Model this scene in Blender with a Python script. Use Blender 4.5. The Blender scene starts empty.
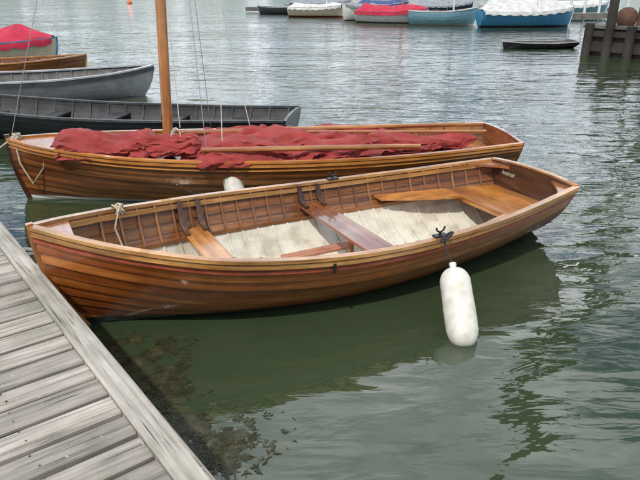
import bpy, bmesh, math, random
from mathutils import Vector, Matrix, noise, geometry
random.seed(7)
R=math.radians
scene=bpy.context.scene
COL=scene.collection
HULLS=[]

# ------------------------------------------------------------------ node helpers
def new_mat(name):
    m=bpy.data.materials.new(name); m.use_nodes=True
    nt=m.node_tree; b=nt.nodes["Principled BSDF"]
    return m,nt,b
def N(nt,t,**kw):
    n=nt.nodes.new(t)
    for k,v in kw.items(): setattr(n,k,v)
    return n
def L_(nt,a,b): nt.links.new(a,b)
def ramp(nt,fac,stops,interp='LINEAR'):
    r=N(nt,'ShaderNodeValToRGB'); r.color_ramp.interpolation=interp
    els=r.color_ramp.elements
    while len(els)<len(stops): els.new(0.5)
    for e,(p,c) in zip(els,stops):
        e.position=p; e.color=(c[0],c[1],c[2],1)
    L_(nt,fac,r.inputs[0]); return r.outputs[0]
def g3(v): return (v,v,v)
def mul(nt,a,b,fac=1.0,mode='MULTIPLY'):
    m=N(nt,'ShaderNodeMixRGB',blend_type=mode); m.inputs[0].default_value=fac
    for i,x in ((1,a),(2,b)):
        if isinstance(x,tuple): m.inputs[i].default_value=(x[0],x[1],x[2],1)
        else: L_(nt,x,m.inputs[i])
    return m.outputs[0]
def math_(nt,op,a,b=0.0,c=None):
    m=N(nt,'ShaderNodeMath',operation=op)
    for i,x in enumerate((a,b) if c is None else (a,b,c)):
        if isinstance(x,(int,float)): m.inputs[i].default_value=x
        else: L_(nt,x,m.inputs[i])
    return m.outputs[0]
def noise_(nt,vec,scale=1,detail=4,rough=.5,dist=0.0):
    n=N(nt,'ShaderNodeTexNoise'); n.inputs['Scale'].default_value=scale
    n.inputs['Detail'].default_value=min(detail,5); n.inputs['Roughness'].default_value=rough
    n.inputs['Distortion'].default_value=dist
    if vec is not None: L_(nt,vec,n.inputs['Vector'])
    return n.outputs[0]
def mapping(nt,vec,scale=(1,1,1),loc=(0,0,0),rot=(0,0,0)):
    m=N(nt,'ShaderNodeMapping'); m.inputs['Scale'].default_value=scale
    m.inputs['Location'].default_value=loc; m.inputs['Rotation'].default_value=rot
    L_(nt,vec,m.inputs['Vector']); return m.outputs[0]
def bump(nt,b,h,strength=.3,dist=.01):
    n=N(nt,'ShaderNodeBump'); n.inputs['Strength'].default_value=strength; n.inputs['Distance'].default_value=dist
    L_(nt,h,n.inputs['Height']); L_(nt,n.outputs[0],b.inputs['Normal']); return n

def wood_mat(name,cols,us=1.5,vs=28,rough=.4,coat=.8,tone=.25,lap_shade=False,below=None,bumps=.15):
    m,nt,b=new_mat(name)
    tc=N(nt,'ShaderNodeTexCoord'); uv=tc.outputs['UV']; ob=tc.outputs['Object']
    g=noise_(nt,mapping(nt,uv,(us,vs,1)),1,5,.62,.7)
    col=ramp(nt,g,[(.32,cols[0]),(.5,cols[1]),(.68,cols[2])])
    g2=noise_(nt,mapping(nt,uv,(us*.6,vs*.12,1),(3,7,0)),1,3,.5)
    col=mul(nt,col,ramp(nt,g2,[(.3,g3(.62)),(.65,g3(1.18))]))
    at=N(nt,'ShaderNodeAttribute'); at.attribute_name='tone'
    col=mul(nt,col,ramp(nt,at.outputs['Fac'],[(0,(1-tone,1-tone*1.35,1-tone*1.5)),(.5,(1,.97,.95)),(1,(1+tone,1+tone*1.25,1+tone*1.5))]))
    if lap_shade:
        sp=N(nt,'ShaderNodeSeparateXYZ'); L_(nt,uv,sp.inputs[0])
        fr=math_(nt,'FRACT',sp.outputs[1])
        col=mul(nt,col,ramp(nt,fr,[(0,g3(.5)),(.06,g3(1)),(.82,g3(1)),(.93,g3(.20))]))  # shadow under each lap painted into plank's top edge; lower edge darkened too
    d=noise_(nt,ob,9,4,.6)
    col=mul(nt,col,ramp(nt,d,[(.3,g3(.8)),(.6,g3(1.05))]))
    if below is not None:
        z,c=below
        sp=N(nt,'ShaderNodeSeparateXYZ'); L_(nt,ob,sp.inputs[0])
        zz=math_(nt,'ADD',sp.outputs[2],math_(nt,'MULTIPLY',noise_(nt,ob,5,3),-.012))
        f=ramp(nt,math_(nt,'MULTIPLY_ADD',math_(nt,'SUBTRACT',zz,z),60,.5),[(0,g3(1)),(1,g3(0))])
        mx=N(nt,'ShaderNodeMixRGB'); L_(nt,f,mx.inputs[0]); L_(nt,col,mx.inputs[1]); mx.inputs[2].default_value=(*c,1); col=mx.outputs[0]
    L_(nt,col,b.inputs['Base Color'])
    b.inputs['Roughness'].default_value=rough
    b.inputs['Coat Weight'].default_value=coat
    rr=ramp(nt,noise_(nt,ob,4,3),[(.3,g3(.04)),(.7,g3(.20))]); L_(nt,rr,b.inputs['Coat Roughness'])
    bump(nt,b,g,bumps,.002)
    return m
def paint_mat(name,c,rough=.4,var=.15,scale=6,coat=0.0,grime=None,metal=0,wl=None):
    m,nt,b=new_mat(name)
    tc=N(nt,'ShaderNodeTexCoord'); ob=tc.outputs['Object']
    n=noise_(nt,ob,scale,5,.6)
    lo=tuple(x*(1-var*1.6) for x in c); hi=tuple(min(1,x*(1+var)) for x in c)
    if grime: lo=grime
    col=ramp(nt,n,[(.35,lo),(.55,c),(.75,hi)])
    if wl is not None:
        sp=N(nt,'ShaderNodeSeparateXYZ'); L_(nt,ob,sp.inputs[0])
        f=ramp(nt,math_(nt,'MULTIPLY_ADD',math_(nt,'SUBTRACT',sp.outputs[2],wl[0]),40,.5),[(0,g3(1)),(1,g3(0))])
        mx=N(nt,'ShaderNodeMixRGB'); L_(nt,f,mx.inputs[0]); L_(nt,col,mx.inputs[1]); mx.inputs[2].default_value=(*wl[1],1); col=mx.outputs[0]
    L_(nt,col,b.inputs['Base Color']); b.inputs['Roughness'].default_value=rough
    b.inputs['Coat Weight'].default_value=coat; b.inputs['Metallic'].default_value=metal
    bump(nt,b,noise_(nt,ob,scale*6,3),.15,.003)
    return m

# ------------------------------------------------------------------ mesh builder
class MB:
    def __init__(s): s.v=[];s.f=[];s.m=[];s.uv=[];s.t=[]
    def grid(s,P,mat=0,closed=False,uv=None,tone=.5,matf=None,capends=False):
        ni=len(P);nj=len(P[0]);base=len(s.v)
        for row in P: s.v.extend([Vector(p) for p in row])
        if uv is None:
            ro=random.random()*20
            U=[0]
            for i in range(1,ni): U.append(U[-1]+(Vector(P[i][0])-Vector(P[i-1][0])).length)
            Vv=[0]
            mid=P[ni//2]
            for j in range(1,nj+1): Vv.append(Vv[-1]+(Vector(mid[j%nj])-Vector(mid[j-1])).length)
            uv=lambda i,j:(U[i]+ro,Vv[j]+ro)
        for i in range(ni-1):
            for j in range(nj if closed else nj-1):
                j2=(j+1)%nj
                s.f.append((base+i*nj+j,base+i*nj+j2,base+(i+1)*nj+j2,base+(i+1)*nj+j))
                s.uv.append((uv(i,j),uv(i,j+1),uv(i+1,j+1),uv(i+1,j)))
                s.m.append(matf(i,j) if matf else mat); s.t.append(tone)
        if capends and closed:
            for i in (0,ni-1):
                idx=[base+i*nj+j for j in range(nj)]
                s.f.append(tuple(idx)); s.uv.append(tuple((s.v[k].x+s.v[k].y,s.v[k].z) for k in idx)); s.m.append(matf(0,0) if matf else mat); s.t.append(tone)
    def sweep(s,path,w,h,mat=0,up=(0,0,1),tone=None,taper=None):
        path=[Vector(p) for p in path]; rows=[];n=len(path)
        for i,p in enumerate(path):
            t=(path[min(i+1,n-1)]-path[max(i-1,0)]).normalized()
            u=up(i) if callable(up) else Vector(up)
            sd=t.cross(u).normalized(); uu=sd.cross(t).normalized()
            k=taper(i/(n-1)) if taper else 1
            a=w/2*k;c=h/2*k
            rows.append([p+sd*a+uu*c,p-sd*a+uu*c,p-sd*a-uu*c,p+sd*a-uu*c])
        s.grid(rows,mat,True,tone=random.random() if tone is None else tone,capends=True)
    def tube(s,path,r,mat=0,seg=8,tone=None):
        path=[Vector(p) for p in path]; n=len(path); rows=[]
        t0=(path[1]-path[0]).normalized()
        a=t0.orthogonal().normalized()
        for i,p in enumerate(path):
            t=(path[min(i+1,n-1)]-path[max(i-1,0)]).normalized()
            a=(a-t*a.dot(t)).normalized(); b=t.cross(a)
            rr=r(i/(n-1)) if callable(r) else r
            rows.append([p+(a*math.cos(2*math.pi*k/seg)+b*math.sin(2*math.pi*k/seg))*rr for k in range(seg)])
        s.grid(rows,mat,True,tone=random.random() if tone is None else tone,capends=True)
    def slab(s,rows,z,th,mat=0,tone=None):
        zf=z if callable(z) else (lambda x:z)
        P=[[ (x,a,zf(x)),(x,b,zf(x)),(x,b,zf(x)-th),(x,a,zf(x)-th)] for x,a,b in rows]
        ro=random.random()*9
        along_y=abs(rows[0][2]-rows[0][1])>abs(rows[-1][0]-rows[0][0])
        def uv(i,j):
            j=j%4; p=P[i][j]
            return (p[1]+ro,p[0]+ro+p[2]) if along_y else (p[0]+ro,p[1]+ro+p[2])
        s.grid(P,mat,True,uv=uv,tone=random.random() if tone is None else tone,capends=True)
    def box(s,c,d,mat=0,rotz=0,tone=None):
        M=Matrix.Translation(c)@Matrix.Rotation(rotz,4,'Z')
        hx,hy,hz=d[0]/2,d[1]/2,d[2]/2
        P=[[M@Vector((x,a,b)) for a,b in ((-hy,-hz),(hy,-hz),(hy,hz),(-hy,hz))] for x in (-hx,hx)]
        s.grid(P,mat,True,tone=random.random() if tone is None else tone,capends=True)
    def lathe(s,prof,M=Matrix.Identity(4),mat=0,seg=24,tone=.5):
        P=[[M@Vector((r*math.cos(2*math.pi*k/seg),r*math.sin(2*math.pi*k/seg),z)) for k in range(seg)] for r,z in prof]
        s.grid(P,mat,True,tone=tone,capends=True)
    def build(s,name,mats,parent=None,angle=38,smooth=True):
        me=bpy.data.meshes.new(name); me.from_pydata([tuple(v) for v in s.v],[],s.f)
        for m in mats: me.materials.append(m)
        ul=me.uv_layers.new(name='UVMap'); data=[]
        for fu in s.uv:
            for u in fu: data.extend(u)
        ul.data.foreach_set('uv',data)
        at=me.attributes.new('tone','FLOAT','FACE'); at.data.foreach_set('value',s.t)
        me.polygons.foreach_set('material_index',s.m)
        bm=bmesh.new(); bm.from_mesh(me); bmesh.ops.recalc_face_normals(bm,faces=bm.faces); bm.to_mesh(me); bm.free()
        if smooth:
            me.polygons.foreach_set('use_smooth',[True]*len(me.polygons)); me.set_sharp_from_angle(angle=R(angle))
        me.update()
        o=bpy.data.objects.new(name,me); COL.objects.link(o)
        if parent: o.parent=parent
        return o
def empty(name,loc=(0,0,0),rotz=0):
    e=bpy.data.objects.new(name,None); COL.objects.link(e); e.location=loc; e.rotation_euler=(0,0,rotz); e.empty_display_size=.3; return e

def interp(tab):
    xs=[a for a,_ in tab]; ys=[b for _,b in tab]; n=len(xs)
    ms=[]
    for i in range(n):
        a=max(i-1,0);b=min(i+1,n-1); ms.append((ys[b]-ys[a])/(xs[b]-xs[a]))
    def f(x):
        x=min(max(x,xs[0]),xs[-1])
        for i in range(n-1):
            if x<=xs[i+1]: break
        h=xs[i+1]-xs[i]; t=(x-xs[i])/h
        return (2*t**3-3*t*t+1)*ys[i]+(t**3-2*t*t+t)*h*ms[i]+(-2*t**3+3*t*t)*ys[i+1]+(t**3-t*t)*h*ms[i+1]
    return f

# ------------------------------------------------------------------ hulls
class Hull:
    def __init__(s,L,b,zs,zk,rake=.3,srake=.06,n=10,lap=.010,th=.012,vb=None,world=None):
        s.L=L;s.b=interp(b);s.zs=interp(zs);s.zk=interp(zk);s.rake=rake;s.sr=srake;s.n=n;s.lap=lap;s.th=th
        s.vb=interp(vb or [(0,.35),(.25,.15),(.55,.12),(.8,.4),(1,.95)])
        if world:   # (x,y,angle): waterline outline, used to part the water round the hull
            M=Matrix.Translation((world[0],world[1],0))@Matrix.Rotation(world[2],4,'Z')
            pts=[]
            for sg in (1,-1):
                q=[]
                for i in range(31):
                    u=i/30; g=s.gz(u,0.0,200); p=s.pt(u,g,sg); q.append(M@Vector((p.x,p.y-sg*min(.002,abs(p.y)*.5),0)))
                pts+= q if sg==1 else q[::-1]
            HULLS.append([(p.x,p.y) for p in pts])
    def pt(s,u,g,sg=1):
        th=g*math.pi/2; vb=s.vb(u)
        yf=(1-vb)*math.sin(th)**.85+vb*g**.95
        zf=(1-vb)*(1-math.cos(th))**.9+vb*g
        b=s.b(u);zk=s.zk(u);zt=s.zs(u)
        x=s.L*u - s.rake*(u**5)*(1-g)**2.0 + s.sr*(1-u)**6*(1-g)
        return Vector((x,sg*b*yf,zk+(zt-zk)*zf))
    def nrm(s,u,g,sg=1):
        e=.004
        a=s.pt(min(u+e,1),g)-s.pt(max(u-e,0),g); c=s.pt(u,min(g+e,1))-s.pt(u,max(g-e,0))
        n=c.cross(a)
        if n.length<1e-9: n=Vector((0,1,0))
        n.normalize()
        if n.y<0: n=-n
        return Vector((n.x,n.y*sg,n.z))
    def off(s,u,g,d,sg=1): return s.pt(u,g,sg)+s.nrm(u,g,sg)*d
    def hb(s,x,z):
        u=min(max(x/s.L,0),1)
        for i in range(0,61):
            g=i/60;p=s.pt(u,g)
            if p.z>=z: return p.y
        return s.b(u)
    def gz(s,u,z,n=60):
        for i in range(0,n+1):
            if s.pt(u,i/n).z>=z: return i/n
        return 1
    def planks(s,mb,n_in_paint,ns=44,mo=0,mp=1,mv=2):
        n=s.n
        for sg in (1,-1):
            for k in range(n):
                tone=random.random(); ro=random.random()*30
                g0=k/n; g1=min((k+1)/n+.012,1)
                rows=[]
                for i in range(ns+1):
                    u=i/ns; row=[]
                    for q in range(4):
                        t=q/3; g=g0+(g1-g0)*t; row.append(s.off(u,g,s.lap*(1-t),sg))
                    for q in (3,1.5,0):
                        t=q/3; g=g0+(g1-g0)*t; row.append(s.off(u,g,s.lap*(1-t)-s.th,sg))
                    rows.append(row)
                vl=[0.02,.34,.67,.99,.99,.5,.02,.02]
                im=mp if k<n_in_paint else mv
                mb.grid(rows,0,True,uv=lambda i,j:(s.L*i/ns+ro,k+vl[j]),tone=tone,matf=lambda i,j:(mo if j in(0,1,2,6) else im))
    def ribs(s,mb,spacing,gp,mats=(0,1),w=.018,th=.010,x0=.15,x1=.93):
        x=x0
        while x<s.L*x1:
            u=x/s.L
            for sg in (1,-1):
                for a,b,m in ((.0,gp,mats[0]),(gp,1.0,mats[1])):
                    k=max(3,int((b-a)*14)); path=[s.off(u,a+(b-a)*i/k,-s.th-th*.5+.003,sg) for i in range(k+1)]
                    ups=[s.nrm(u,a+(b-a)*i/k,sg) for i in range(k+1)]
                    mb.sweep(path,w,th,m,up=lambda i:ups[i])
            x+=spacing
    def rail(s,mb,g,off,dz,w,h,mat,u0=0.0,u1=1.0,ns=48,sgs=(1,-1),dx=0):
        for sg in sgs:
            tone=random.random()
            path=[]
            for i in range(ns+1):
                u=u0+(u1-u0)*i/ns; p=s.pt(u,g,sg); n=s.nrm(u,g,sg); n.z=0; n.normalize()
                path.append(p+n*off+Vector((dx,0,dz)))
            mb.sweep(path,w,h,mat,tone=tone)
    def transom(s,mb,th=.03,mi=0,mo=0,crown=.03):
        def face(dx,mat):
            ts=[-1,-.66,-.33,0,.33,.66,1];rows=[]
            for i in range(13):
                g=i/12;p=s.pt(0,g); rows.append([(p.x+dx,t*p.y,p.z) for t in ts])
            p=s.pt(0,1); rows.append([(p.x+dx,t*p.y,p.z+.012+crown*(1-t*t)) for t in ts])
            mb.grid(rows,mat,uv=lambda i,j:(rows[i][j][1]+5,rows[i][j][2]),tone=.5); return rows
        a=face(.012,mi); b=face(-th,mo)
        mb.grid([a[-1],b[-1]],mo)
        mb.grid([[r[0] for r in a],[r[0] for r in b]],mo); mb.grid([[r[-1] for r in a],[r[-1] for r in b]],mo)
    def stem(s,mb,w=.035,mat=0,out=.012,h=.05,top=.03):
        path=[s.pt(1,i/16)+Vector((out,0,0)) for i in range(17)]
        path=[Vector((p.x,0,p.z)) for p in path]; path.append(path[-1]+Vector((.004,0,top)))
        mb.sweep(path,h,w,mat,up=(0,1,0))
    def keel(s,mb,mat=0):
        path=[Vector((s.pt(i/20,0).x,0,s.pt(i/20,0).z-.02)) for i in range(21)]
        mb.sweep(path,.03,.06,mat)

# ------------------------------------------------------------------ materials
hullw=wood_mat('varnished_hull_planks',((.16,.038,.008),(.32,.095,.018),(.50,.185,.040)),us=.8,vs=1.9,rough=.36,coat=1.0,tone=.36,lap_shade=True,below=(.055,(.010,.010,.012)))
hullw2=wood_mat('varnished_hull_planks_brown',((.11,.030,.007),(.22,.070,.016),(.36,.135,.035)),us=.8,vs=1.9,rough=.38,coat=.9,tone=.3,lap_shade=True,below=(.03,(.62,.62,.58)))
innerv=wood_mat('varnished_inner_planks',((.11,.037,.010),(.23,.083,.022),(.35,.15,.045)),us=1.2,vs=2.2,rough=.45,coat=.5,tone=.3,lap_shade=True)
trim=wood_mat('varnished_light_trim',((.28,.12,.028),(.48,.24,.072),(.64,.37,.14)),us=2,vs=30,rough=.35,coat=.8,tone=.12)
seatw=wood_mat('varnished_seat',((.22,.060,.013),(.38,.125,.026),(.52,.21,.052)),us=1.6,vs=22,rough=.3,coat=1,tone=.15)
seatl=wood_mat('varnished_light_seat',((.34,.110,.018),(.52,.205,.042),(.64,.31,.080)),us=1.6,vs=22,rough=.3,coat=1,tone=.15)
thw=wood_mat('varnished_dark_thwart',((.12,.030,.010),(.25,.072,.020),(.38,.13,.038)),us=1.6,vs=22,rough=.3,coat=1,tone=.1)
darkw=wood_mat('dark_wood',((.03,.012,.006),(.07,.025,.010),(.12,.05,.02)),us=2,vs=20,rough=.4,coat=.6,tone=.2)
cream=paint_mat('cream_bilge_paint',(.66,.62,.52),.45,.08,5,grime=(.46,.41,.31))
redline=paint_mat('red_rubbing_strake',(.36,.075,.035),.35,.2,8,coat=.5)
iron=paint_mat('black_iron',(.02,.02,.022),.4,.3,20)
ropem=paint_mat('pale_rope',(.50,.44,.32),.9,.25,60)
ropew=paint_mat('white_rope',(.66,.64,.58),.9,.2,60)
roped=paint_mat('dark_rope',(.03,.03,.035),.9,.3,60)
pinkw=wood_mat('faded_board',((.30,.10,.06),(.44,.17,.10),(.52,.25,.16)),us=2,vs=20,rough=.5,coat=.2,tone=.1)
lett=paint_mat('cream_lettering',(.62,.57,.45),.5,.05,5)

def ucurve(c,r,n=10):
    return [(c[0]+r*math.cos(math.pi+math.pi*i/n),c[1],c[2]+r*math.sin(math.pi+math.pi*i/n)) for i in range(n+1)]

# ------------------------------------------------------------------ front rowing dinghy
def front_boat():
    W=(1.95,5.45,R(207.66))
    E=empty('rowing_dinghy',(W[0],W[1],0),W[2])
    H=Hull(4.2,[(0,.52),(.15,.655),(.3,.76),(.45,.81),(.6,.79),(.75,.66),(.87,.43),(.95,.20),(1,.012)],
           [(0,.525),(.25,.475),(.5,.475),(.75,.55),(.9,.65),(1,.74)],
           [(0,-.03),(.25,-.10),(.5,-.13),(.8,-.12),(1,-.10)],rake=.30,n=11,world=W)
    mb=MB(); H.planks(mb,7,ns=56); H.transom(mb,mi=3,mo=4)
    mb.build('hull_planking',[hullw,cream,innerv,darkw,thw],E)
    mb=MB(); H.stem(mb,.035,0,h=.04); H.keel(mb,1); mb.build('stem_and_keel',[seatw,iron],E)
    gp=7.05/11
    mb=MB(); H.ribs(mb,.145,gp,(0,1)); mb.build('ribs',[cream,innerv],E)
    mb=MB()
    H.rail(mb,1,.004,.006,.052,.024,0)
    H.rail(mb,.965,.016,0,.022,.030,0)
    H.rail(mb,.965,-.030,-.005,.018,.034,0,u1=.975)
    mb.build('gunwale',[trim],E)
    mb=MB(); H.rail(mb,10/11+.002,.014,0,.014,.020,0); mb.build('rubbing_strake',[redline],E)
    mb=MB(); H.rail(mb,gp+.03,-.030,0,.012,.030,0,u0=.03,u1=.93); mb.build('risers',[innerv],E)
    mb=MB(); path=[Vector((H.L*i/20,0,H.pt(i/20,0).z+.03)) for i in range(1,19)]; mb.sweep(path,.07,.035,0)
    mb.build('keelson',[cream],E)
    def thwart(name,x,w,z,mat):
        mb=MB(); mb.slab([(x-w/2,-H.hb(x-w/2,z)+.03,H.hb(x-w/2,z)-.03),(x+w/2,-H.hb(x+w/2,z)+.03,H.hb(x+w/2,z)-.03)],z,.024)
        o=mb.build(name,[mat],E); md=o.modifiers.new('b','BEVEL'); md.width=.004; md.segments=2
    thwart('centre_thwart',1.92,.23,.315,thw)
    thwart('forward_thwart',3.05,.19,.33,seatl)
    z=.305
    mb=MB()
    for a in range(5):
        x0=.02+a*.105; x1=x0+.100
        mb.slab([(x0,-H.hb(x0,z)+.03,H.hb(x0,z)-.03),(x1,-H.hb(x1,z)+.03,H.hb(x1,z)-.03)],z,.02)
    for sg in (1,-1):
        for q in range(2):
            rows=[]
            for i in range(7):
                x=.55+i*.12; o=H.hb(x,z)-.03; inn=o-(.27-.012*i*i/3)
                a=inn+(o-inn)*q*.5+.002; b=inn+(o-inn)*(q+1)*.5-.002
                rows.append((x,min(a*sg,b*sg),max(a*sg,b*sg)))
            mb.slab(rows,z,.02)
    mb.build('stern_benches',[seatl],E)
    mb=MB(); mb.box((.52,0,z-.045),(.02,.92,.04)); mb.build('bench_bearer',[seatl],E)
    mb=MB(); mb.box((2.12,-.2,.085),(.62,.11,.02)); mb.box((2.12,.2,.085),(.62,.11,.02)); mb.build('stretcher_boards',[pinkw],E)
    mb=MB(); mb.box((1.92,0,.09),(.03,.05,.42)); mb.box((3.05,0,.10),(.03,.05,.42)); mb.build('thwart_props',[seatw],E)
    mb=MB()
    for x,zt in ((1.83,.315),(2.01,.315),(2.97,.33),(3.13,.33)):
        for sg in (1,-1):
            u=x/H.L; g0=H.gz(u,zt)
            pts=[]; o=H.hb(x,zt)
            for i in range(9):
                t=i/8
                if t<.4:
                    yy=o-.17+.14*(t/.4); p=Vector((x,sg*yy,zt+.012+.03*(t/.4)**2))
                else:
                    g=g0+(1-g0)*(t-.4)/.6; q=H.off(u,g,-.045,sg); p=Vector((x,q.y,max(q.z,zt+.045)))
                pts.append(p)
            mb.sweep(pts,.022,.038,0,up=(1,0,0),taper=lambda t:1.15-.5*abs(t-.4))
    mb.build('thwart_knees',[darkw],E)
    mb=MB()
    rows=[]
    for i in range(7):
        x=3.98+i*.034; b=max(H.b(x/H.L)-.012,.004); rows.append((x,-b,b))
    mb.slab(rows,lambda x:H.zs(min(x/H.L,1))-.002,.025)
    for sg in(1,-1):
        rows=[]
        for i in range(6):
            x=.015+i*.05; b=H.b(x/H.L)-.012; a=b-.24*(1-i/5)**1.4-.012
            rows.append((x,min(sg*a,sg*b),max(sg*a,sg*b)))
        mb.slab(rows,lambda x:H.zs(x/H.L)-.003,.022)
    mb.build('breasthook_and_quarter_knees',[seatw],E)
    mb=MB(); p=H.pt(0,1); ts=[-1+2*i/10 for i in range(11)]
    mb.sweep([(p.x-.009,t*p.y,p.z+.016+.03*(1-t*t)) for t in ts],.050,.016,0); mb.build('transom_cap',[trim],E)
    mb=MB()
    for x in (1.66,):
        for sg in(1,-1):
            u=x/H.L; q=H.pt(u,1,sg); y=q.y-sg*.012
            mb.box((x,y,q.z+.026),(.10,.05,.014)); mb.tube([(x,y,q.z+.02),(x,y,q.z+.05)],.010)
            mb.tube(ucurve((x,y,q.z+.090),.036),lambda t:.007)
    mb.box((2.52,H.off(.6,.95,.03).y,H.pt(.6,.95).z-.02),(.02,.012,.07))
    mb.build('rowlocks',[iron],E)
    mb=MB()
    x=3.62; q=H.pt(x/H.L,1,-1)
    for k in range(5):
        r=.04+.006*(k%3); pts=[]
        for i in range(17):
            a=2*math.pi*i/16; pts.append((x+.013*k-.03+.012*math.sin(a*2+k),q.y+.01+r*math.cos(a),q.z+.002+r*.8*math.sin(a)))
        mb.tube(pts,.007,0,6)
    mb.tube([(x,q.y+.05,q.z+.02),(x+.05,q.y+.10,q.z-.10),(x+.02,q.y+.16,q.z-.24),(x-.1,q.y+.2,q.z-.27)],.006,0,6)
    mb.build('bow_rope',[ropem],E)
    cu=bpy.data.curves.new('name_lettering','FONT'); cu.body='Avocet'; cu.size=.062; cu.extrude=.0006; cu.align_x='CENTER'; cu.shear=.4
    to=bpy.data.objects.new('name_lettering',cu); COL.objects.link(to); to.parent=E; cu.materials.append(lett)
    to.matrix_local=Matrix(((0,0,1,.022),(1,0,0,-.27),(0,1,0,.435),(0,0,0,1)))
    return E,H
E1,H1=front_boat()

# ------------------------------------------------------------------ fenders
def fender(name,top,bot,r,mat,attach=None,ropemat=None):
    top=Vector(top);bot=Vector(bot); d=top-bot; Ln=d.length
    E=empty(name,bot)
    q=d.to_track_quat('Z','Y').to_matrix().to_4x4()
    prof=[(.02,0.0)]
    for i in range(1,9):
        a=math.pi/2*i/8; prof.append((.02+(r-.02)*math.sin(a),.13*(1-math.cos(a))))
    for i in range(1,6): prof.append((r*(1+.015*math.sin(i)),.13+(Ln-.28)*i/5))
    for i in range(1,9):
        a=math.pi/2*i/8; prof.append((.022+(r-.022)*math.cos(a),Ln-.15+.11*math.sin(a)))
    prof+= [(.022,Ln-.02),(.026,Ln-.012),(.024,Ln),(.004,Ln)]
    mb=MB(); mb.lathe(prof,q,0,28); mb.build('fender_body',[mat],E,angle=60)
    if attach:
        a=Vector(attach)-bot; mb=MB(); t=d
        pts=[t-d.normalized()*.02]+[t.lerp(a,i/6)+Vector((0,0,-.02*math.sin(math.pi*i/6))) for i in range(1,7)]
        mb.tube(pts,.006,0,6)
        for k in range(4):
            mb.tube([(a.x+.026*math.cos(w)+.01*k,a.y+.03*math.sin(w),a.z+.01+.010*k+.02*math.cos(w)) for w in [i*math.pi/5 for i in range(11)]],.006,0,6)
        mb.build('fender_line',[ropemat],E)
    return E
fm=paint_mat('scuffed_white_fender',(.70,.68,.61),.5,.06,14,grime=(.58,.55,.46))
fender('boat_fender',(.90,3.77,.375),(.925,3.34,-.02),.104,fm,(.86,3.90,.49),roped)

# ------------------------------------------------------------------ sailing dinghy behind
trim2=wood_mat('varnished_spar',((.20,.07,.018),(.36,.14,.038),(.50,.25,.085)),us=1.2,vs=18,rough=.35,coat=.8,tone=.1)
wire=paint_mat('shroud_wire',(.42,.43,.44),.35,.1,10,metal=.6)
def fabric(name,c,sc=5,rough=.85,bs=.35):
    m,nt,b=new_mat(name); tc=N(nt,'ShaderNodeTexCoord'); ob=tc.outputs['Object']
    n=noise_(nt,ob,sc,5,.6,.6)
    L_(nt,ramp(nt,n,[(.3,tuple(x*.7 for x in c)),(.55,c),(.8,tuple(min(1,x*1.3+.01) for x in c))]),b.inputs['Base Color'])
    b.inputs['Roughness'].default_value=rough; b.inputs['Sheen Weight'].default_value=.1
    w=noise_(nt,mapping(nt,ob,(2,6,4)),2.5,4,.5,1.2)
    bump(nt,b,w,bs,.05); return m
sailm=fabric('tan_sailcloth',(.30,.030,.024),bs=.5)
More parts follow.
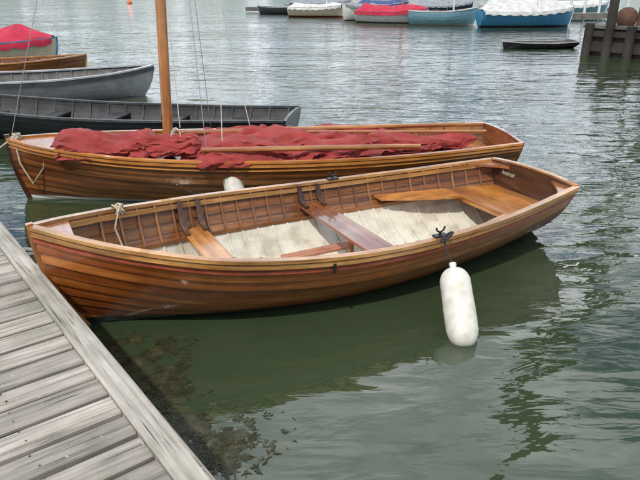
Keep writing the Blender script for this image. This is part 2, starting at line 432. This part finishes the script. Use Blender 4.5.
def sail_boat():
    W=(2.11,7.03,R(187.75))
    E=empty('sailing_dinghy',(W[0],W[1],0),W[2])
    H=Hull(5.41,[(0,.54),(.15,.66),(.3,.745),(.45,.78),(.6,.76),(.75,.65),(.87,.45),(.95,.23),(1,.015)],
           [(0,.545),(.25,.50),(.5,.50),(.75,.545),(.9,.60),(1,.645)],
           [(0,-.03),(.25,-.12),(.5,-.15),(.8,-.14),(1,-.16)],rake=.18,n=11,world=W)
    mb=MB(); H.planks(mb,0,ns=50); H.transom(mb,mi=3,mo=3)
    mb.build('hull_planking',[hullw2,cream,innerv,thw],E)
    mb=MB(); H.stem(mb,.04,0,top=.05); H.keel(mb,1); mb.build('stem_and_keel',[darkw,iron],E)
    mb=MB(); H.ribs(mb,.17,.6,(0,0)); mb.build('ribs',[innerv],E)
    mb=MB(); H.rail(mb,1,.002,.006,.05,.022,0); H.rail(mb,.965,.016,0,.018,.028,0); H.rail(mb,10/11,.014,0,.012,.014,0); mb.build('gunwale',[seatl],E)
    mb=MB()
    for x,w in ((.35,.5),(1.55,.22),(3.0,.24),(3.81,.26)):
        z=.36; a=x-w/2;b=x+w/2
        mb.slab([(a,-H.hb(a,z)+.03,H.hb(a,z)-.03),(b,-H.hb(b,z)+.03,H.hb(b,z)-.03)],z,.026)
    for sg in(1,-1):
        rows=[]
        for i in range(9):
            x=.6+i*.12;o=H.hb(x,.36)-.03; rows.append((x,min(sg*o,sg*(o-.22)),max(sg*o,sg*(o-.22))))
        mb.slab(rows,.36,.022)
    mb.build('thwarts',[seatw],E)
    rows=[];mb=MB()
    for i in range(8):
        x=4.95+i*.062;b=max(H.b(x/H.L)-.012,.004);rows.append((x,-b,b))
    mb.slab(rows,lambda x:H.zs(min(x/H.L,1))-.003,.025); mb.build('foredeck',[seatw],E)
    mb=MB()
    for y in (-.36,-.24,-.12,0,.12,.24,.36): mb.box((2.2,y,-.02),(3.2,.11,.018))
    mb.build('floor_boards',[seatw],E)
    mb=MB(); mb.tube([(3.81-.22*z,0.0,-.05+5.9*z) for z in [i/12 for i in range(13)]],lambda t:.055-.016*t*t,0,20)
    mb.build('mast',[trim2],E)
    mb=MB(); mb.box((3.79,0,.375),(.24,.2,.03)); mb.lathe([(.062,.40),(.075,.41),(.075,.46),(.062,.47)],Matrix.Translation((3.79,0,0)),0,20); mb.build('mast_collar',[darkw],E)
    mb=MB()
    top=Vector((3.60,0,5.6))
    for x,y in ((3.35,.66),(3.35,-.66)):
        mb.tube([top,(x,y,H.zs(x/H.L)+.02)],.0035,0,5)
    mb.tube([top,(5.38,0,.68)],.0035,0,5)
    mb.build('shrouds',[wire],E)
    mb=MB()
    def sl(a,b,sag,n=14,ax=(1,0,0)):
        a=Vector(a);b=Vector(b); return [a.lerp(b,i/n)+Vector(ax)*(-sag*math.sin(math.pi*i/n)) for i in range(n+1)]
    mb.tube(sl((3.58,.04,5.5),(3.20,.45,.64),.16),.005,0,5)
    mb.tube(sl((3.58,-.04,5.5),(2.9,-.2,.68),-.08),.005,0,5)
    mb.tube(sl((3.60,.06,5.4),(3.64,.12,.74),-.04),.005,0,5)
    for k in range(6):
        r=.06+.008*k
        mb.tube([(3.68+r*math.cos(a)*.5,.12+.02*k,.66+r*math.sin(a)) for a in [i*math.pi/8 for i in range(17)]],.005,0,5)
    mb.build('halyards',[ropew],E)
    mb=MB()
    mb.tube([(5.30,.0,.69),(5.33,.08,.65),(5.30,.14,.42),(5.2,.16,.2),(5.05,.22,.38),(4.98,.30,.60),(5.1,.1,.65)],.009,0,6)
    mb.tube([(5.32,0,.69),(5.6,.1,.50),(6.0,.5,.40),(6.5,1.1,.42)],.009,0,6)
    for k in range(4): mb.tube([(5.33+.035*math.cos(a),.035*math.sin(a),.65+.015*k) for a in [i*math.pi/5 for i in range(11)]],.009,0,6)
    mb.build('painter_rope',[ropem],E)
    mb=MB()
    mb.tube([(1.15+i*.25,.60+.01*i,.575+.006*i) for i in range(10)],lambda t:.028-.008*abs(t-.5),0,12)
    mb.tube([(.35+i*.3,-.30+.03*i,.60+.006*i) for i in range(12)],lambda t:.030-.012*abs(t-.5),0,12)
    mb.tube([(.20+i*.3,.02+.012*i,.58+.01*i) for i in range(8)],.016,0,12)
    mb.build('spars',[trim2],E)
    def bundle(mb,x0,x1,cy,cz,hw,hh,seed,nx=170,nk=72,fold=1.0,tilt=1.6):
        rows=[]
        for i in range(nx+1):
            t=i/nx; x=x0+(x1-x0)*t
            env=min(1,(t/.10))**.5*min(1,((1-t)/.10))**.5
            row=[]
            for k in range(nk):
                a=2*math.pi*k/nk; ca,sa=math.cos(a),math.sin(a)
                w=hw(t)*env;h=hh(t)*env
                n1=noise.noise(Vector((x*1.6+seed,ca*.9,sa*.9+seed)))
                aw=a+.5*noise.noise(Vector((x*1.5,a*.3,seed)))+x*tilt*.35
                f1=abs(math.sin(aw*2.5+2.2*noise.noise(Vector((x*1.7,ca,sa+seed)))))
                f2=abs(noise.noise(Vector((x*2.4+ca*1.2,math.cos(aw)*3.2+seed,math.sin(aw)*3.2))))
                f3=noise.noise(Vector((x*7-ca*2,ca*6,sa*6+seed)))
                r=.86+.30*n1+fold*(.20*f1**.6-.42*f2)+.05*f3
                y=cy(t)+w*ca*r; z=cz(t)+h*(sa if sa>0 else sa*.5)*r
                z+=.05*noise.noise(Vector((x*2.2,y*3,seed)))-.09*abs(noise.noise(Vector((x*1.3+y*2,y*5-x*.8,seed+4))))*fold
                z-=.040*abs(noise.noise(Vector((x*3.1+y*5,y*13-x*2,seed+9))))
                row.append((x,y,z))
            rows.append(row)
        mb.grid(rows,0,True,capends=True)
    mb=MB()
    bundle(mb,.30,3.70,lambda t:.03+.10*t,lambda t:.49+.03*t,lambda t:.12+.54*min(1,t*1.5)-.12*max(0,t-.8),lambda t:.09+.10*min(1,t*1.4),1.3)
    bundle(mb,1.1,3.5,lambda t:-.15+.10*t,lambda t:.55+.03*t,lambda t:.24,lambda t:.12,3.7)
    bundle(mb,3.88,4.96,lambda t:.12-.05*t,lambda t:.56,lambda t:.52-.18*t,lambda t:.165,6.1,nx=90,fold=1.2)
    bundle(mb,3.4,4.2,lambda t:.28-.1*t,lambda t:.58,lambda t:.26,lambda t:.12,9.1,nx=70)
    mb.build('furled_sail',[sailm],E,angle=85)
    return E,H
E2,H2=sail_boat()
fender('boat_fender.001',(-.93,6.00,.42),(-.80,5.82,.02),.10,fm,(-.95,6.06,.54),roped)

# ------------------------------------------------------------------ other small boats
def simple_boat(name,stern,bow,beam,free,bowfree,outer,inner,rail,seat,lap=.008,n=8,ribs=True,transw=.7,cover=None,coverh=.3,thw_x=(.25,.5,.75),mast=0,mastx=.65,mastmat=None,rake=.25,bottom=-.12,railw=.06,extra=None):
    S=Vector((stern[0],stern[1],0));B=Vector((bow[0],bow[1],0)); L=(B-S).length; ang=math.atan2(B.y-S.y,B.x-S.x)
    E=empty(name,S,ang); hb=beam/2
    H=Hull(L,[(0,hb*transw),(.15,hb*.86),(.3,hb*.97),(.45,hb),(.6,hb*.97),(.75,hb*.82),(.87,hb*.56),(.95,hb*.28),(1,.02)],
           [(0,free+.04),(.3,free),(.55,free+.01),(.8,free+(bowfree-free)*.45),(1,bowfree)],
           [(0,bottom*.3),(.3,bottom),(.7,bottom),(1,bottom)],rake=rake,n=n,lap=lap,world=(S.x,S.y,ang))
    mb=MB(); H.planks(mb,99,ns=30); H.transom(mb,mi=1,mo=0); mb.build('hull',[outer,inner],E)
    mb=MB(); H.rail(mb,1,.004,.006,railw,.03,0,ns=30); H.stem(mb,.05,0); mb.build('gunwale',[rail],E)
    if ribs:
        mb=MB(); H.ribs(mb,.3,.5,(0,0),w=.03,th=.015); mb.build('ribs',[inner],E)
    mb=MB(); z=free*.66
    for f in thw_x:
        x=f*L;a=x-.12;b=x+.12
        mb.slab([(a,-H.hb(a,z)+.02,H.hb(a,z)-.02),(b,-H.hb(b,z)+.02,H.hb(b,z)-.02)],z,.03)
    mb.slab([(.02,-H.hb(.02,z)+.02,H.hb(.02,z)-.02),(.45,-H.hb(.45,z)+.02,H.hb(.45,z)-.02)],z,.03)
    mb.build('thwarts',[seat],E)
    mb=MB()
    for y in (-.3,-.15,0,.15,.3): mb.box((L*.45,y*hb/.7,max(bottom+.09,-.08)+.0),(L*.6,.12,.02))
    mb.build('floor_boards',[seat],E)
    if cover:
        rows=[]
        for i in range(61):
            u=i/60*.97+.01; row=[]
            for k in range(33):
                t=-1+2*k/32; b=H.b(u)+.05; zt=H.zs(u)
                if abs(t)>.92: p=Vector((H.L*u,math.copysign(b,t),zt-.16*(abs(t)-.92)/.08-.02+.03*math.sin(u*60+t)))
                else:
                    tt=t/.92; env=min(1,u/.1)*min(1,(1-u)/.25)
                    p=Vector((H.L*u,tt*b,zt+.03+coverh*env*(1-abs(tt)**1.3)*(.85+.3*noise.noise(Vector((u*5,L,0))))-.06*abs(math.sin(u*L*2.6+tt*1.5))*(abs(tt))**.5*env+.03*noise.noise(Vector((u*14,tt*3,L)))))
                row.append(p)
            rows.append(row)
        mb=MB(); mb.grid(rows,0); mb.build('boat_cover',[cover],E,angle=80)
    if mast:
        mb=MB(); mb.tube([(mastx*L,0,bottom+(mast)*i/8) for i in range(9)],lambda t:.055-.02*t,0,12); mb.build('mast',[mastmat],E)
        mb=MB()
        for y in (hb*.9,-hb*.9): mb.tube([(mastx*L,0,mast*.92),(mastx*L-.4,y,free+.1)],.008,0,5)
        mb.tube([(mastx*L,0,mast*.92),(L,0,bowfree)],.008,0,5); mb.build('rigging',[wire],E)
    if extra: extra(E,H)
    return E,H
blackp=paint_mat('black_paint',(.012,.013,.017),.35,.3,4,coat=.3)
blackin=paint_mat('worn_dark_interior',(.040,.040,.040),.6,.35,5)
greyin=paint_mat('worn_grey_paint',(.13,.125,.115),.6,.3,5)
dgreyrail=paint_mat('dark_grey_rail',(.06,.062,.065),.5,.3,5)
tgrey=paint_mat('grey_tender_paint',(.40,.41,.42),.4,.15,4,coat=.3)
tdark=paint_mat('dark_slate',(.045,.05,.06),.45,.3,4)
whitep=paint_mat('white_gelcoat',(.74,.74,.71),.3,.06,3,coat=.4,wl=(.06,(.10,.02,.015)))
whitemast=paint_mat('white_mast',(.70,.71,.72),.35,.05,3)
creamp=paint_mat('cream_hull',(.68,.60,.44),.35,.08,3,coat=.4,wl=(.12,(.20,.03,.02)))
lblue=paint_mat('pale_blue_hull',(.20,.40,.48),.35,.08,3,coat=.4,wl=(.08,(.5,.5,.48)))
blue=paint_mat('blue_hull',(.045,.24,.44),.35,.08,3,coat=.4,wl=(.10,(.03,.03,.04)))
navy=paint_mat('navy_hull',(.02,.03,.07),.35,.1,3,coat=.4,wl=(.10,(.5,.5,.48)))
redcov=fabric('red_boat_cover',(.48,.016,.050),3)
whcov=fabric('white_boat_cover',(.62,.62,.60),3,bs=.6)
greycov=fabric('grey_boat_cover',(.25,.27,.30),3)
bluecov=fabric('blue_boat_cover',(.03,.07,.20),3)
tanin=paint_mat('tan_interior',(.36,.22,.11),.5,.2,3)
simple_boat('black_rowing_boat',(-.40,8.75),(-6.6,9.75),1.35,.40,.62,blackp,blackin,dgreyrail,blackin,thw_x=(.14,.3,.46,.62,.78),transw=.82)
def tender_extra(E,H):
    mb=MB(); H.rail(mb,.93,.03,0,.07,.07,0,ns=30); mb.build('rubber_fendering',[tdark],E)
simple_boat('grey_tender',(-7.6,12.1),(-3.55,13.3),1.75,.46,.60,tgrey,greyin,tgrey,greyin,transw=.8,extra=tender_extra,railw=.09,rake=.35)
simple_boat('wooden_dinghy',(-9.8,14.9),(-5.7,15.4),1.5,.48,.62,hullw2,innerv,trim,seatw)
simple_boat('covered_dinghy',(-12.4,18.9),(-7.9,19.2),1.7,.60,.75,creamp,greyin,blue,seatw,cover=redcov,coverh=.50)
def outboard(E,H):
    mb=MB(); mb.box((-.12,0,.75),(.34,.26,.34)); mb.box((-.12,0,.35),(.12,.10,.6)); mb.tube([(0,0,.72),(.6,.05,.78)],.025)
    o=mb.build('outboard_motor',[blackp],E); md=o.modifiers.new('b','BEVEL'); md.width=.05; md.segments=3
simple_boat('motor_dinghy',(-2.6,57.6),(-5.6,58.6),1.5,.55,.7,tdark,greyin,tgrey,greyin,extra=outboard)
simple_boat('cream_sailing_dinghy',(-2.5,52.3),(2.1,51.5),1.8,.72,.95,creamp,tanin,trim,seatw,mast=7.5,mastmat=whitemast,mastx=.66,cover=whcov,coverh=.3)
simple_boat('white_sailing_dinghy',(4.2,48.6),(1.6,45.8),1.9,.85,1.15,whitep,tanin,whitep,seatw,mast=8.0,mastmat=whitemast,cover=greycov,coverh=.25)
simple_boat('red_covered_dinghy',(2.5,44.0),(7.0,42.0),1.8,.66,.9,whitep,tanin,tdark,seatw,cover=redcov,coverh=.50,mast=7,mastmat=trim2)
simple_boat('pale_blue_dinghy',(5.6,40.8),(9.7,40.0),1.8,.78,1.05,lblue,tanin,whitemast,seatw,mast=7.5,mastmat=whitemast,thw_x=(.3,.6))
simple_boat('blue_covered_boat',(9.3,37.9),(15.0,38.6),2.0,.85,1.12,blue,tanin,whitemast,seatw,cover=whcov,coverh=.75,mast=8,mastmat=whitemast,mastx=.6)
simple_boat('low_black_punt',(9.7,24.6),(6.9,24.2),1.2,.20,.26,blackp,greyin,tgrey,greyin,thw_x=(.5,),transw=.9,rake=.1,railw=.05)
for i,(nm,x,y,hull,cov,ln) in enumerate((('moored_white_dinghy',5.6,58,whitep,bluecov,4.6),('moored_navy_dinghy',10.6,56,navy,greycov,4.8),('moored_cream_dinghy',15.8,54,creamp,None,5.0),('moored_blue_dinghy',21.5,55,lblue,whcov,5.0),('moored_white_yacht',.2,66,whitep,greycov,6.0))):
    simple_boat(nm,(x-ln/2,y+.3*(i%3)),(x+ln/2,y-.5*(i%2)),2.0,.8,1.1,hull,tanin,whitemast,seatw,cover=cov,coverh=.4,mast=8+i*.4,mastmat=whitemast,ribs=False)

# ------------------------------------------------------------------ pontoon
def weathered(name,c=(.34,.32,.29),dark=(.16,.145,.125)):
    m,nt,b=new_mat(name); tc=N(nt,'ShaderNodeTexCoord'); uv=tc.outputs['UV'];ob=tc.outputs['Object']
    g=noise_(nt,mapping(nt,uv,(1.6,42,1)),1,5,.65,.5)
    col=ramp(nt,g,[(.3,dark),(.48,tuple(x*.85 for x in c)),(.7,tuple(x*1.25 for x in c))])
    col=mul(nt,col,ramp(nt,noise_(nt,ob,2.2,5,.6),[(.3,(.62,.62,.56)),(.65,(1.12,1.1,1.08))]))
    at=N(nt,'ShaderNodeAttribute'); at.attribute_name='tone'
    cb=N(nt,'ShaderNodeCombineXYZ'); t=math_(nt,'MULTIPLY_ADD',at.outputs['Fac'],.42,.84)
    for i in range(3): L_(nt,t,cb.inputs[i])
    col=mul(nt,col,cb.outputs[0])
    cr=noise_(nt,mapping(nt,uv,(2.5,90,1),(5,3,0)),1,3,.5,.2)
    col=mul(nt,col,ramp(nt,cr,[(.30,g3(.22)),(.37,g3(1))]))
    sp_=noise_(nt,ob,34,2,.5)   # lichen and droppings
    mx=N(nt,'ShaderNodeMixRGB'); L_(nt,ramp(nt,sp_,[(.70,g3(0)),(.74,g3(.6))]),mx.inputs[0]); L_(nt,col,mx.inputs[1]); mx.inputs[2].default_value=(.50,.49,.44,1)
    L_(nt,mx.outputs[0],b.inputs['Base Color']); b.inputs['Roughness'].default_value=.85
    bump(nt,b,g,.8,.005); return m
deckw=weathered('weathered_decking',(.38,.35,.31),(.15,.135,.115)); edgew=weathered('weathered_edge_beam',(.42,.395,.35),(.20,.185,.16))
dirtyw=paint_mat('wet_dark_timber',(.035,.033,.026),.6,.4,5)
galv=paint_mat('rusty_nail',(.10,.07,.05),.6,.3,30)
P=empty('wooden_pontoon',(-.388,1.747,0),R(-52.1))
ZD=.42
mb=MB(); x=-6.0
while x<2.6:
    w=.140+random.uniform(-.004,.004); dz=random.uniform(-.003,.003); y0=-.125; y1=-2.5
    rows=[]
    for i in range(7):
        y=y0+(y1-y0)*i/6
        rows.append([(x,y,ZD-.03+dz),(x,y,ZD-.007+dz),(x+.007,y,ZD+dz),(x+w-.007,y,ZD+dz),(x+w,y,ZD-.007+dz),(x+w,y,ZD-.03+dz)])
    ro=random.random()*30
    mb.grid(rows,0,True,uv=lambda i,j:(i*.4+ro,(0,.02,.03,w-.0,w+.01,w+.03,w+.1)[j]+ro),tone=random.random(),capends=True)
    x+=w+.024+random.uniform(-.004,.004)
mb.build('deck_planks',[deckw],P)
mb=MB(); mb.sweep([(-6.0+i*.5,-.062,ZD-.048) for i in range(18)],.120,.13,0); o=mb.build('edge_beam',[edgew],P); md=o.modifiers.new('b','BEVEL'); md.width=.006; md.segments=2; md.limit_method='ANGLE'
mb=MB()
for y in (-.5,-1.2,-1.9,-2.4): mb.box((-1.7,y,ZD-.10),(8.6,.07,.13))
mb.box((-1.7,-.10,.16),(8.6,.05,.26))
for xx in (-5,-3.2,-1.4,.4,2.0): mb.box((xx,-1.25,.08),(1.2,2.2,.40))
mb.build('frame_and_floats',[dirtyw],P)
mb=MB(); x=-6.0
while x<2.6:
    for yy in (-.5,-1.2,-1.9):
        for q in(.035,.105): mb.lathe([(.004,ZD-.002),(.004,ZD+.0035),(.001,ZD+.004)],Matrix.Translation((x+q+random.uniform(-.01,.01),yy+random.uniform(-.01,.01),0)),0,8)
    x+=.164
mb.build('nail_heads',[galv],P)

# ------------------------------------------------------------------ seaweed
wm,nt,b=new_mat('seaweed_brown'); tc=N(nt,'ShaderNodeTexCoord')
L_(nt,ramp(nt,noise_(nt,tc.outputs['Object'],14,4),[(.3,(.020,.024,.009)),(.55,(.042,.040,.016)),(.75,(.085,.074,.034))]),b.inputs['Base Color']); b.inputs['Roughness'].default_value=.5
mb=MB(); rnd=random.Random(3)
for k in range(10000):
    t=rnd.random(); c=Vector((-1.25,3.40,0)).lerp(Vector((-.39,2.24,0)),t)
    o=rnd.gauss(.0,.085+.05*math.sin(t*9)); d=Vector((.789,.615,0)); p=c+d*o+Vector((rnd.gauss(0,.03),rnd.gauss(0,.03),0))
    if noise.noise(Vector((p.x*5,p.y*5,1)))+.5*noise.noise(Vector((p.x*15,p.y*15,4)))<-.08+rnd.uniform(-.12,.10): continue
    a=6.28*noise.noise(Vector((p.x*6,p.y*6,9)))+rnd.gauss(0,.8); l=rnd.uniform(.010,.045); w=l*rnd.uniform(.05,.16)+.0015; z=rnd.uniform(.0003,.003)
    e=Vector((math.cos(a),math.sin(a),0)); f=Vector((-e.y,e.x,0)); p.z=z
    mb.grid([[p-f*w*.4,p+f*w*.4],[p+e*l*.5-f*w+Vector((0,0,.002)),p+e*l*.5+f*w],[p+e*l+f*w*1.3,p+e*l+f*w*1.9]],0)
mb.build('seaweed',[wm],None)

# ------------------------------------------------------------------ quay, piles, mast of the ship alongside
stone=paint_mat('dark_tarred_timber',(.045,.038,.030),.8,.4,1.5)
stonet=paint_mat('quay_top',(.16,.15,.13),.9,.3,1.5)
Q=empty('timber_quay',(9.0,21.7,0),math.atan2(-1.6,1.2))
mb=MB()
mb.box((5.0,3.5,.35),(10,7,1.1),0)
mb.box((5.0,3.5,.93),(10.2,7.2,.09),1)
mb.build('quay_body',[stone,stonet],Q,smooth=False)
mb=MB()
for i in range(14):
    x=.15+i*.72; h=1.05+(.9 if i%4==1 else 0)+random.uniform(-.06,.08)
    mb.tube([(x,-.16,-.8),(x+.02,-.15,h)],.15,0,12)
for z in (.25,.72): mb.box((5,-.04,z),(10,.12,.18))
for j in range(7): mb.box((-.08,.5+j,.35),(.2,.25,1.1))
mb.build('piles_and_walings',[stone],Q)
mb=MB()
M=Matrix.Translation((1.0,.55,1.0))
mb.lathe([(.05,-.1),(.22,-.06),(.30,.08),(.33,.25),(.28,.42),(.15,.52),(.02,.55)],M,0,20)
mb.tube([(1.35,.7,.9),(1.4,.7,3.2)],.07,0,10)
mb.build('mooring_bollard',[paint_mat('rusty_brown',(.12,.06,.035),.8,.3,4)],Q)

SM=empty('tall_ship_mast',(13.6,24.4,0)); mb=MB()
top=Vector((-4.6,-.6,21.5)); base=Vector((0,0,.9))
mb.tube([base.lerp(top,i/8) for i in range(9)],lambda t:.40-.10*t,0,14)
for f,l in ((.45,2.0),(.72,1.5)):
    c=base.lerp(top,f); mb.tube([c-Vector((l,-.3*l,0)),c+Vector((l,-.3*l,.2))],lambda t:.16-.10*abs(t-.5),0,8)
mb.build('mast_and_yards',[stone],SM)
mb=MB()
for sgn in (-1,1):
    for ftop,wid in ((.74,1.1),(.97,.9)):
        tp=base.lerp(top,ftop)
        feet=[Vector((sgn*wid*(.5 if sgn<0 else 1)+.25*k,-.5+.35*k,.9)) if ftop<.8 else base.lerp(top,.45)+Vector((sgn*.9,.2*k,0)) for k in range(3)]
        for ft in feet: mb.tube([ft,tp],.08,0,5)
        nn=22
        for i in range(1,nn):
            mb.tube([feet[0].lerp(tp,i/nn),feet[2].lerp(tp,i/nn)],.05,0,4)
mb.build('shrouds_and_ratlines',[stone],SM)

FP=empty('marina_pontoon',(18,47,0),R(8)); mb=MB(); mb.box((6,0,.3),(16,2,.35),0); mb.build('walkway',[stonet],FP)
mb=MB()
for i in range(8): mb.tube([(-1.5+i*1.1,-.8,0),(-1.5+i*1.1,-.8,2.6)],.09,0,10)
mb.build('white_posts',[whitemast],FP)
FQ=empty('marina_pontoon.001',(4,62,0),R(-3)); mb=MB(); mb.box((6,0,.3),(34,2,.35),0); mb.build('walkway',[stonet],FQ)
orm=paint_mat('orange_buoy_plastic',(.70,.13,.03),.4,.08,3)
def buoy(name,loc,r):
    E=empty(name,loc); mb=MB(); mb.lathe([(.02,-r*.6)]+[(r*math.cos(a),r*.3+r*math.sin(a)) for a in [(-60+i*15)*math.pi/180 for i in range(10)]]+[(.06,r*1.32),(.05,r*1.5),(.01,r*1.52)],Matrix.Identity(4),0,18); mb.build('float',[orm],E,angle=60)
buoy('mooring_buoy',(-28.5,98,0),.38)
mb=MB(); dm=paint_mat('floating_feather',(.45,.44,.38),.7,.1,10)
mb.sweep([(1.98,4.50,.003),(2.03,4.53,.008),(2.10,4.54,.005),(2.14,4.60,.003)],.016,.004,0); mb.build('floating_leaf',[dm])

hm,nt,b=new_mat('wooded_shore'); tc=N(nt,'ShaderNodeTexCoord')
L_(nt,ramp(nt,noise_(nt,tc.outputs['Object'],.15,5),[(.3,(.03,.05,.02)),(.7,(.08,.11,.05))]),b.inputs['Base Color']); b.inputs['Roughness'].default_value=1
mb=MB(); rows=[[],[],[]]
for i in range(201):
    x=-700+7*i; h=9+9*noise.noise(Vector((x*.008,0,0)))+3*noise.noise(Vector((x*.06,2,0)))+1.5*noise.noise(Vector((x*.3,5,0)))
    rows[0].append((x,430,-1)); rows[1].append((x,445,max(h,2))); rows[2].append((x,560,max(h,2)*1.2))
mb.grid(rows,0); mb.build('far_shore',[hm])

# ------------------------------------------------------------------ water (one sheet, parted round each floating hull)
m,nt,b=new_mat('harbour_water'); tc=N(nt,'ShaderNodeTexCoord'); ob=tc.outputs['Object']
murk=noise_(nt,ob,.5,4,.55,.4)
L_(nt,ramp(nt,murk,[(.3,(.028,.045,.021)),(.7,(.042,.060,.029))]),b.inputs['Base Color'])
b.inputs['Roughness'].default_value=.0; b.inputs['IOR'].default_value=1.62
nA=noise_(nt,mapping(nt,ob,(.8,2.0,1),rot=(0,0,R(12))),1,2,.5,.3)
nB=noise_(nt,mapping(nt,ob,(2.6,6.5,1),rot=(0,0,R(-8))),1,3,.5,.4)
nC=noise_(nt,mapping(nt,ob,(10,20,1),rot=(0,0,R(20))),1,2,.5,.2)
sp=N(nt,'ShaderNodeSeparateXYZ'); L_(nt,ob,sp.inputs[0])
dist=math_(nt,'ADD',sp.outputs[1],math_(nt,'MULTIPLY',sp.outputs[0],.35))
def mr_(a,bv,lo,hi):
    q=N(nt,'ShaderNodeMapRange'); q.inputs[1].default_value=a; q.inputs[2].default_value=bv; q.inputs[3].default_value=lo; q.inputs[4].default_value=hi; L_(nt,dist,q.inputs[0]); return q.outputs[0]
h=math_(nt,'ADD',math_(nt,'MULTIPLY',math_(nt,'MULTIPLY',nA,.080),mr_(3,9,.32,.9)),math_(nt,'MULTIPLY',math_(nt,'ADD',math_(nt,'MULTIPLY',nB,.022),math_(nt,'MULTIPLY',nC,.0012)),mr_(3,9,.20,.95)))
patch=ramp(nt,noise_(nt,mapping(nt,ob,(.10,.22,1)),1,3,.5),[(.35,g3(.5)),(.6,g3(1.1))])
hh=math_(nt,'MULTIPLY',h,patch)
bump(nt,b,hh,1.0,1.0)
Wd=900
vs=[Vector((-Wd,-Wd)),Vector((Wd,-Wd)),Vector((Wd,Wd)),Vector((-Wd,Wd))]; es=[(0,1),(1,2),(2,3),(3,0)]
for hpoly in HULLS:
    b0=len(vs); n=len(hpoly); vs+= [Vector(p) for p in hpoly]; es+= [(b0+i,b0+(i+1)%n) for i in range(n)]
res=geometry.delaunay_2d_cdt(vs,es,[],0,1e-5)
def inside(p,poly):
    c=False;n=len(poly);j=n-1
    for i in range(n):
        xi,yi=poly[i];xj,yj=poly[j]
        if (yi>p[1])!=(yj>p[1]) and p[0]<(xj-xi)*(p[1]-yi)/(yj-yi)+xi: c=not c
        j=i
    return c
faces=[]
for f in res[2]:
    cx=sum(res[0][i].x for i in f)/len(f); cy=sum(res[0][i].y for i in f)/len(f)
    if not any(inside((cx,cy),hp) for hp in HULLS): faces.append(tuple(f))
me=bpy.data.meshes.new('water'); me.from_pydata([(v.x,v.y,0) for v in res[0]],[],faces); me.materials.append(m)
bm=bmesh.new(); bm.from_mesh(me)
for f in bm.faces:
    if f.normal.z<0: f.normal_flip()
bm.to_mesh(me); bm.free()
wo=bpy.data.objects.new('water',me); COL.objects.link(wo)

# ------------------------------------------------------------------ world
SUN_AZ=R(205)
SUN_EL=R(54)
w=bpy.data.worlds.new("World"); scene.world=w; w.use_nodes=True; nt=w.node_tree
bg=nt.nodes['Background']
sky=N(nt,'ShaderNodeTexSky',sky_type='NISHITA'); sky.sun_disc=False; sky.sun_elevation=SUN_EL; sky.sun_rotation=SUN_AZ; sky.air_density=1.0; sky.dust_density=1.0
tc=N(nt,'ShaderNodeTexCoord'); sp=N(nt,'ShaderNodeSeparateXYZ'); L_(nt,tc.outputs['Generated'],sp.inputs[0])
zc=math_(nt,'MAXIMUM',sp.outputs[2],.06)
cx=math_(nt,'DIVIDE',sp.outputs[0],zc); cy=math_(nt,'DIVIDE',sp.outputs[1],zc)
cb=N(nt,'ShaderNodeCombineXYZ'); L_(nt,cx,cb.inputs[0]); L_(nt,cy,cb.inputs[1])
cn=noise_(nt,mapping(nt,cb.outputs[0],(1,1,1),(2.3,.7,0)),.85,5,.55,.3)
cf=ramp(nt,cn,[(.42,g3(0)),(.54,g3(1))])
cs=noise_(nt,cb.outputs[0],1.9,4,.5)
cc=ramp(nt,cs,[(.38,(7.5,8.5,10.0)),(.60,(22,22.5,23))])
# clouds brighter towards the far, open side of the harbour
br=math_(nt,'MULTIPLY_ADD',math_(nt,'MULTIPLY_ADD',sp.outputs[1],.8,math_(nt,'MULTIPLY',sp.outputs[2],.5)),.50,.75)
br=math_(nt,'MAXIMUM',br,.45)
cbr=N(nt,'ShaderNodeCombineXYZ')
for i in range(3): L_(nt,br,cbr.inputs[i])
cc=mul(nt,cc,cbr.outputs[0])
skyc=mul(nt,sky.outputs[0],(1.15,1.2,1.3))
mx=N(nt,'ShaderNodeMixRGB'); L_(nt,cf,mx.inputs[0]); L_(nt,skyc,mx.inputs[1]); L_(nt,cc,mx.inputs[2])
L_(nt,mx.outputs[0],bg.inputs[0]); bg.inputs[1].default_value=.10
sl=bpy.data.lights.new('sun','SUN'); sl.energy=3.0; sl.angle=R(2); sl.color=(1,.95,.87)
so=bpy.data.objects.new('sun',sl); COL.objects.link(so)
d=Vector((math.sin(SUN_AZ)*math.cos(SUN_EL),math.cos(SUN_AZ)*math.cos(SUN_EL),math.sin(SUN_EL)))
so.rotation_euler=d.to_track_quat('Z','Y').to_euler(); so.location=(0,0,30)

# ------------------------------------------------------------------ camera
cd=bpy.data.cameras.new('camera'); cd.sensor_width=36; cd.lens=610/640*36; cd.clip_end=3000; cd.clip_start=.05
co=bpy.data.objects.new('camera',cd); COL.objects.link(co); co.location=(0,0,2.1); co.rotation_euler=(R(90-22.4),0,0)
scene.camera=co
scene.view_settings.view_transform='Standard'; scene.view_settings.look='None'; scene.view_settings.exposure=0
